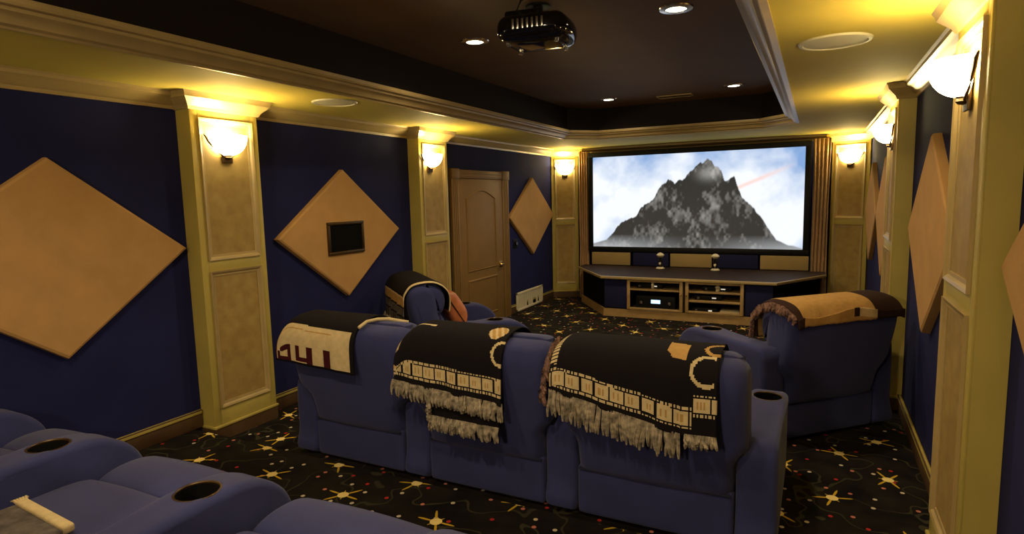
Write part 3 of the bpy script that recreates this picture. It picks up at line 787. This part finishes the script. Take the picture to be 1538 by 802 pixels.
# ------------------------------------------------------------------ throws
OVER = [(.262, .70), (.268, .78), (.255, .87), (.195, .945), (.10, .985), (-.02, .983), (-.10, .958), (-.15, .90), (-.165, .84)]
OVER = lean(OVER)
YR = OVER[-1][0]
def throw_mesh(bm, x0, x1, hem, pattern, top_start=0, step=.0075, wave=.008, seed=0, yoff=0, front_cut=None):
    """cloth over a chair back: columns along x, rows from the hem behind, over the top, down the front. hem: function u->z"""
    nx = int((x1-x0)/step)
    cols = []
    for i in range(nx+1):
        u = i/nx; x = x0+(x1-x0)*u
        zh = hem(u)
        pts = [(YR-yoff, zh), (YR-.002-yoff, zh*.55+.87*.45), (YR-yoff, .87)]+[(y-(yoff if y < 0 else 0), z+yoff) for y, z in reversed(OVER[:-1])]
        if front_cut: pts = pts[:front_cut]
        P = smooth_open(pts, 10); P = np.array(P)
        d = np.r_[0, np.cumsum(np.linalg.norm(np.diff(P, axis=0), axis=1))]
        cols.append((x, u, P, d))
    Lm = max(c[3][-1] for c in cols); nv = int(Lm/step)
    G = []
    for x, u, P, d in cols:
        col = []
        for j in range(nv+1):
            s = d[-1]*j/nv
            y = np.interp(s, d, P[:, 0]); z = np.interp(s, d, P[:, 1])
            drop = max(0, 1-s/.35)
            wv = wave*drop*(math.sin(x*23+seed)+.6*math.sin(x*41+2*seed))
            edge = max(0, (abs(x-.0)-.40)/.1)
            z2 = z-.05*min(1.3, edge)**2*(0 if z < .80 else 1)
            col.append((bm.verts.new((x, y-max(0, wv+wave*drop), z2)), s))
        G.append(col)
    for i in range(nx):
        for j in range(nv):
            f = bm.faces.new((G[i][j][0], G[i+1][j][0], G[i+1][j+1][0], G[i][j+1][0]))
            f.material_index = pattern((G[i][0][0].co.x+G[i+1][0][0].co.x)/2, (G[i][j][1]+G[i][j+1][1])/2, (i+.5)/nx)
def fringe(bm, pts, length, n, r=.0085, seed=0):
    rr = random.Random(seed)
    P = np.array(pts); d = np.r_[0, np.cumsum(np.linalg.norm(np.diff(P, axis=0), axis=1))]
    for k in range(n):
        s = d[-1]*(k+.5)/n+rr.uniform(-.004, .004)
        p = [np.interp(s, d, P[:, a]) for a in range(3)]
        L_ = length*rr.uniform(.8, 1.1); dx = rr.uniform(-.018, .018); dy = rr.uniform(-.02, .004)
        tube(bm, [(p[0], p[1]+.004, p[2]+.012), (p[0]+dx*.4, p[1]+dy*.6-.004, p[2]-L_*.35), (p[0]+dx, p[1]+dy-.003, p[2]-L_*.7), (p[0]+dx*1.2, p[1]+dy*.7, p[2]-L_)], [r*.8, r*1.15, r, r*.55], 5)
def cloth(name, bm, mats, parent):
    o = finish(name, bm, mats, parent, ang=80)
    md = o.modifiers.new('thickness', 'SOLIDIFY'); md.thickness = .007; md.offset = 1
    return o
KM = ['kblack', 'kcream', 'ktan', 'kmaroon', 'kgrey', 'kbrown']
def film(x, s, base=.05, pitch=.0775):
    """film strip band above the hem"""
    s -= base
    k = (x/pitch) % 1
    if 0 <= s < .012 or .094 <= s < .106: return 1 if ((x/.019) % 1) < .68 else 0
    if .02 <= s < .088:
        if k < .86:
            if .035 < s < .07 and .2 < k < .68 and ((k-.2)/.16) % 1 < .4: return 2
            return 1
        return 0
    return 0
def pat_ring(x, s, cx_, cs, r0, r1): return r0 < math.hypot(x-cx_, s-cs) < r1
# 1: cream throw with maroon letters, folded
def p_letters(x, s, u):
    X = u
    if s < .012 or X > .955: return 0
    if s > .262: return 0
    if X < .02: return 3
    h = s-.012
    # upside-down capital letters cut by the hem: three maroon shapes
    if h < .115:
        if .03 < X < .20:
            if .07 < X < .16 and .025 < h < .075: return 1
            if X < .07 and h > .07: return 1
            return 3
        if .27 < X < .33 and h > .02: return 3
        if .42 < X < .50: return 3
        if .27 < X < .50 and .012 < h < .04: return 3
        if .63 < X < .72: return 3
    if .02 < X < .72 and .225 < s < .232: return 2
    return 1
t = thing('throw_blanket', 'cream throw with maroon letters over the left front row recliner', 'blanket', (1.42, FY, 0), 0, 'throws over the chair backs')
bm = bmesh.new(); throw_mesh(bm, -.53, .14, lambda u: .725-.035*u, p_letters, seed=1, wave=.004); cloth('cloth', bm, KM, t)
bm = bmesh.new()
tube(bm, [(.155, -.10, .985), (.17, -.04, 1.013), (.20, .03, 1.017), (.25, .08, 1.013), (.29, .11, 1.00), (.35, .15, .985)], .011, 8); finish('rolled_edge', bm, 'kcream', t)
# 2: black film strip throw, middle
def p_mid(x, s, u):
    f = film(x, s, .045)
    if f: return f
    if pat_ring(x, s, .195, .285, .055, .072): return 1
    if ((x-.115)/.055)**2+((s-.43)/.07)**2 < 1: return 2 if math.sin(x*160+s*90) > -.2 else 1
    if u < .035 and .25 < s < .5: return 1
    if .06 < u < .30 and .40 < s < .412+.02*u: return 1
    return 0
t = thing('throw_blanket', 'black film-strip throw over the middle front row recliner, with lower flap', 'blanket', (2.40, FY, 0), 0, 'throws over the chair backs')
hm = lambda u: .695-.055*u
bm = bmesh.new(); throw_mesh(bm, -.53, .195, hm, p_mid, seed=3); cloth('cloth', bm, KM, t)
bm = bmesh.new(); fringe(bm, [(-.54+.74*u, YR-.017, hm(u)) for u in np.linspace(0, 1, 12)], .085, 74, seed=3); o = finish('fringe', bm, 'fringe', t); o['kind'] = 'stuff'
def p_flap(x, s, u): return 0
bm = bmesh.new()
xs_ = np.linspace(-.28, .16, 40); g = []
for zi in range(12):
    g.append([bm.verts.new((x, YR+.008-.006*math.sin(x*30), .64-(.64-(.505-.02*(x+.25)))*zi/11)) for x in xs_])
for a, b in zip(g, g[1:]):
    for i in range(39): bm.faces.new((a[i], a[i+1], b[i+1], b[i]))
cloth('flap', bm, ['kblack'], t)
bm = bmesh.new(); fringe(bm, [(x, YR-.003, .505-.02*(x+.25)) for x in xs_], .075, 56, seed=8); fringe(bm, [(-.285, YR-.005, z) for z in np.linspace(.61, .50, 8)], .05, 12, r=.011, seed=9)
fringe(bm, [(.0+x, YR-.02, .63-.1*x) for x in np.linspace(-.23, .16, 10)], .06, 45, seed=12); o = finish('fringe', bm, 'fringe', t); o['kind'] = 'stuff'
# 3: black film strip throw, right
def p_right(x, s, u):
    f = film(x, s, .035) if x < .235 else 0
    if f: return f
    if x > .245:
        f = film(x+.01, s, .10, .085)
        if f: return f
    if pat_ring(x, s, .30, .315, .062, .08) and x < .335: return 1
    if pat_ring(x, s, .34, .46, .05, .07): return 2
    if .10 < x < .20 and .30 < s < .50 and (s-.30) > (.20-x)*1.2-.02 and s > .36: return 2
    if u < .05 and .16 < s < .6: return 1 if (s/.019) % 1 < .68 else 0
    return 0
t = thing('throw_blanket', 'black film-strip throw with long fringe over the right front row recliner', 'blanket', (3.36, FY, 0), 0, 'throws over the chair backs')
def hr(u): return .765-.165*u if u < .80 else .63+.03*(u-.8)
bm = bmesh.new(); throw_mesh(bm, -.48, .35, hr, p_right, seed=5); cloth('cloth', bm, KM, t)
bm = bmesh.new(); fringe(bm, [(-.485+.83*u, YR-.017, hr(u)) for u in np.linspace(0, .80, 14)], .125, 72, seed=5); fringe(bm, [(-.485+.83*u, YR-.017, hr(u)) for u in np.linspace(.83, 1, 6)], .05, 22, seed=15); o = finish('fringe', bm, 'fringe', t); o['kind'] = 'stuff'
bm = bmesh.new()
pth = [(-.49, .01, 1.005), (-.50, -.07, .975), (-.505, -.125, .90), (-.515, -.145, .81), (-.52, -.148, .73)]
fringe(bm, pth, .06, 70, r=.008, seed=25); o = finish('side_fringe', bm, 'fringer', t); o['kind'] = 'stuff'
# 4: striped throw on the left armchair
def p_left(x, s, u):
    if s < .09: return 4 if (x*13) % 1 > .2 else 0
    if s < .105: return 0
    if s < .18: return 4
    if s < .20: return 0
    if s < .285: return 2 if s < .27 else 1
    if u > .975: return 1
    return 0
t = thing('throw_blanket', 'striped dark and gold throw draped over the left armchair back', 'blanket', (.52, 4.74, 0), LA, 'throws over the chair backs')
bm = bmesh.new(); throw_mesh(bm, -.44, .46, lambda u: .60, p_left, seed=2, wave=.012); cloth('cloth', bm, KM, t)
bm = bmesh.new(); fringe(bm, [(-.44+.9*u, YR-.02, .60) for u in np.linspace(0, 1, 10)], .06, 80, seed=31); o = finish('fringe', bm, 'fringe', t); o['kind'] = 'stuff'
# 5: tan throw on the right armchair
def p_tan(x, s, u):
    if u < .05: return 5
    if x > .20: return 5
    if x > .0 and s < .06: return 1 if x > .05 else 5
    return 2
t = thing('throw_blanket', 'tan throw with a brown corner lying over the right armchair back', 'blanket', (4.24, 4.72, 0), PI/4, 'throws over the chair backs')
bm = bmesh.new(); throw_mesh(bm, -.47, .45, lambda u: .945-.02*math.sin(u*9), p_tan, seed=4, wave=.006); cloth('cloth', bm, KM, t)
bm = bmesh.new(); pth = [(-.485, .29, .75), (-.49, .28, .88), (-.49, .21, .955), (-.49, .09, .995), (-.485, -.03, .98), (-.48, -.12, .93)]
fringe(bm, pth, .05, 110, r=.009, seed=41); o = finish('side_fringe', bm, 'fringer', t); o['kind'] = 'stuff'

# cushions
def cushion(label, loc, rot, h, mt, parts=True):
    t = thing('cushion', label, 'cushion', loc, 0, None); t.rotation_euler = rot
    bm = bmesh.new(); N = 24; top = {}; 
    for s in (1, -1):
        for i in range(N+1):
            for j in range(N+1):
                u, v = i/N*2-1, j/N*2-1
                e = (1-u**4)*(1-v**4); x = h[0]*u*(1-.05*(1-v*v)*abs(u)); y = h[1]*v*(1-.05*(1-u*u)*abs(v))
                if s == -1 and (i in (0, N) or j in (0, N)): top[(s, i, j)] = top[(1, i, j)]
                else: top[(s, i, j)] = bm.verts.new((x, y, s*h[2]*max(0, e)**.55))
        for i in range(N):
            for j in range(N): bm.faces.new([top[(s, a, b)] for a, b in ((i, j), (i+1, j), (i+1, j+1), (i, j+1))])
    finish('cover', bm, mt, t)
    bm = bmesh.new(); pp = []
    for u, v in [(a, -1) for a in np.linspace(-1, 1, 9)[:-1]]+[(1, a) for a in np.linspace(-1, 1, 9)[:-1]]+[(a, 1) for a in np.linspace(1, -1, 9)[:-1]]+[(-1, a) for a in np.linspace(1, -1, 9)]:
        pp.append((h[0]*u*(1-.05*(1-v*v)*abs(u)), h[1]*v*(1-.05*(1-u*u)*abs(v)), 0))
    tube(bm, pp, .006, 6); finish('piping', bm, 'kbrown', t)
    return t
ca_, sa_ = math.cos(-PI/4), math.sin(-PI/4)
def lc(x, y, z, o=(.52, 4.74), a=LA): return (o[0]+x*math.cos(a)-y*math.sin(a), o[1]+x*math.sin(a)+y*math.cos(a), z)
cushion('orange-brown cushion leaning on the back of the left armchair', lc(-.02, .43, .68), (math.radians(122), 0, LA), (.20, .19, .11), 'orange')
cushion('tan cushion on the right armchair, mostly hidden by its back', lc(.0, .43, .63, (4.24, 4.72), PI/4), (math.radians(122), 0, PI/4), (.16, .15, .08), 'ktan')

# item on the foreground seat
t = thing('folded_throw', 'dark folded throw with a cream fringed edge on the foreground seat', 'blanket', (1.47, 1.085, PLAT+.462), math.radians(-4))
bm = bmesh.new(); rbox(bm, (0, -.12, .014), (.20, .14, .014), .010, k=6, crown=(0, 0, .006)); finish('cloth', bm, 'kgrey', t)
bm = bmesh.new(); rbox(bm, (0, .035, .022), (.20, .022, .018), .012, k=4); 
for k in range(5): tube(bm, [(-.195, .02+k*.008, .03), (-.215, .018+k*.010, .036), (-.235+.004*k, .015+k*.013, .03)], [.006, .006, .003], 6)
finish('cream_edge', bm, 'kcream', t)
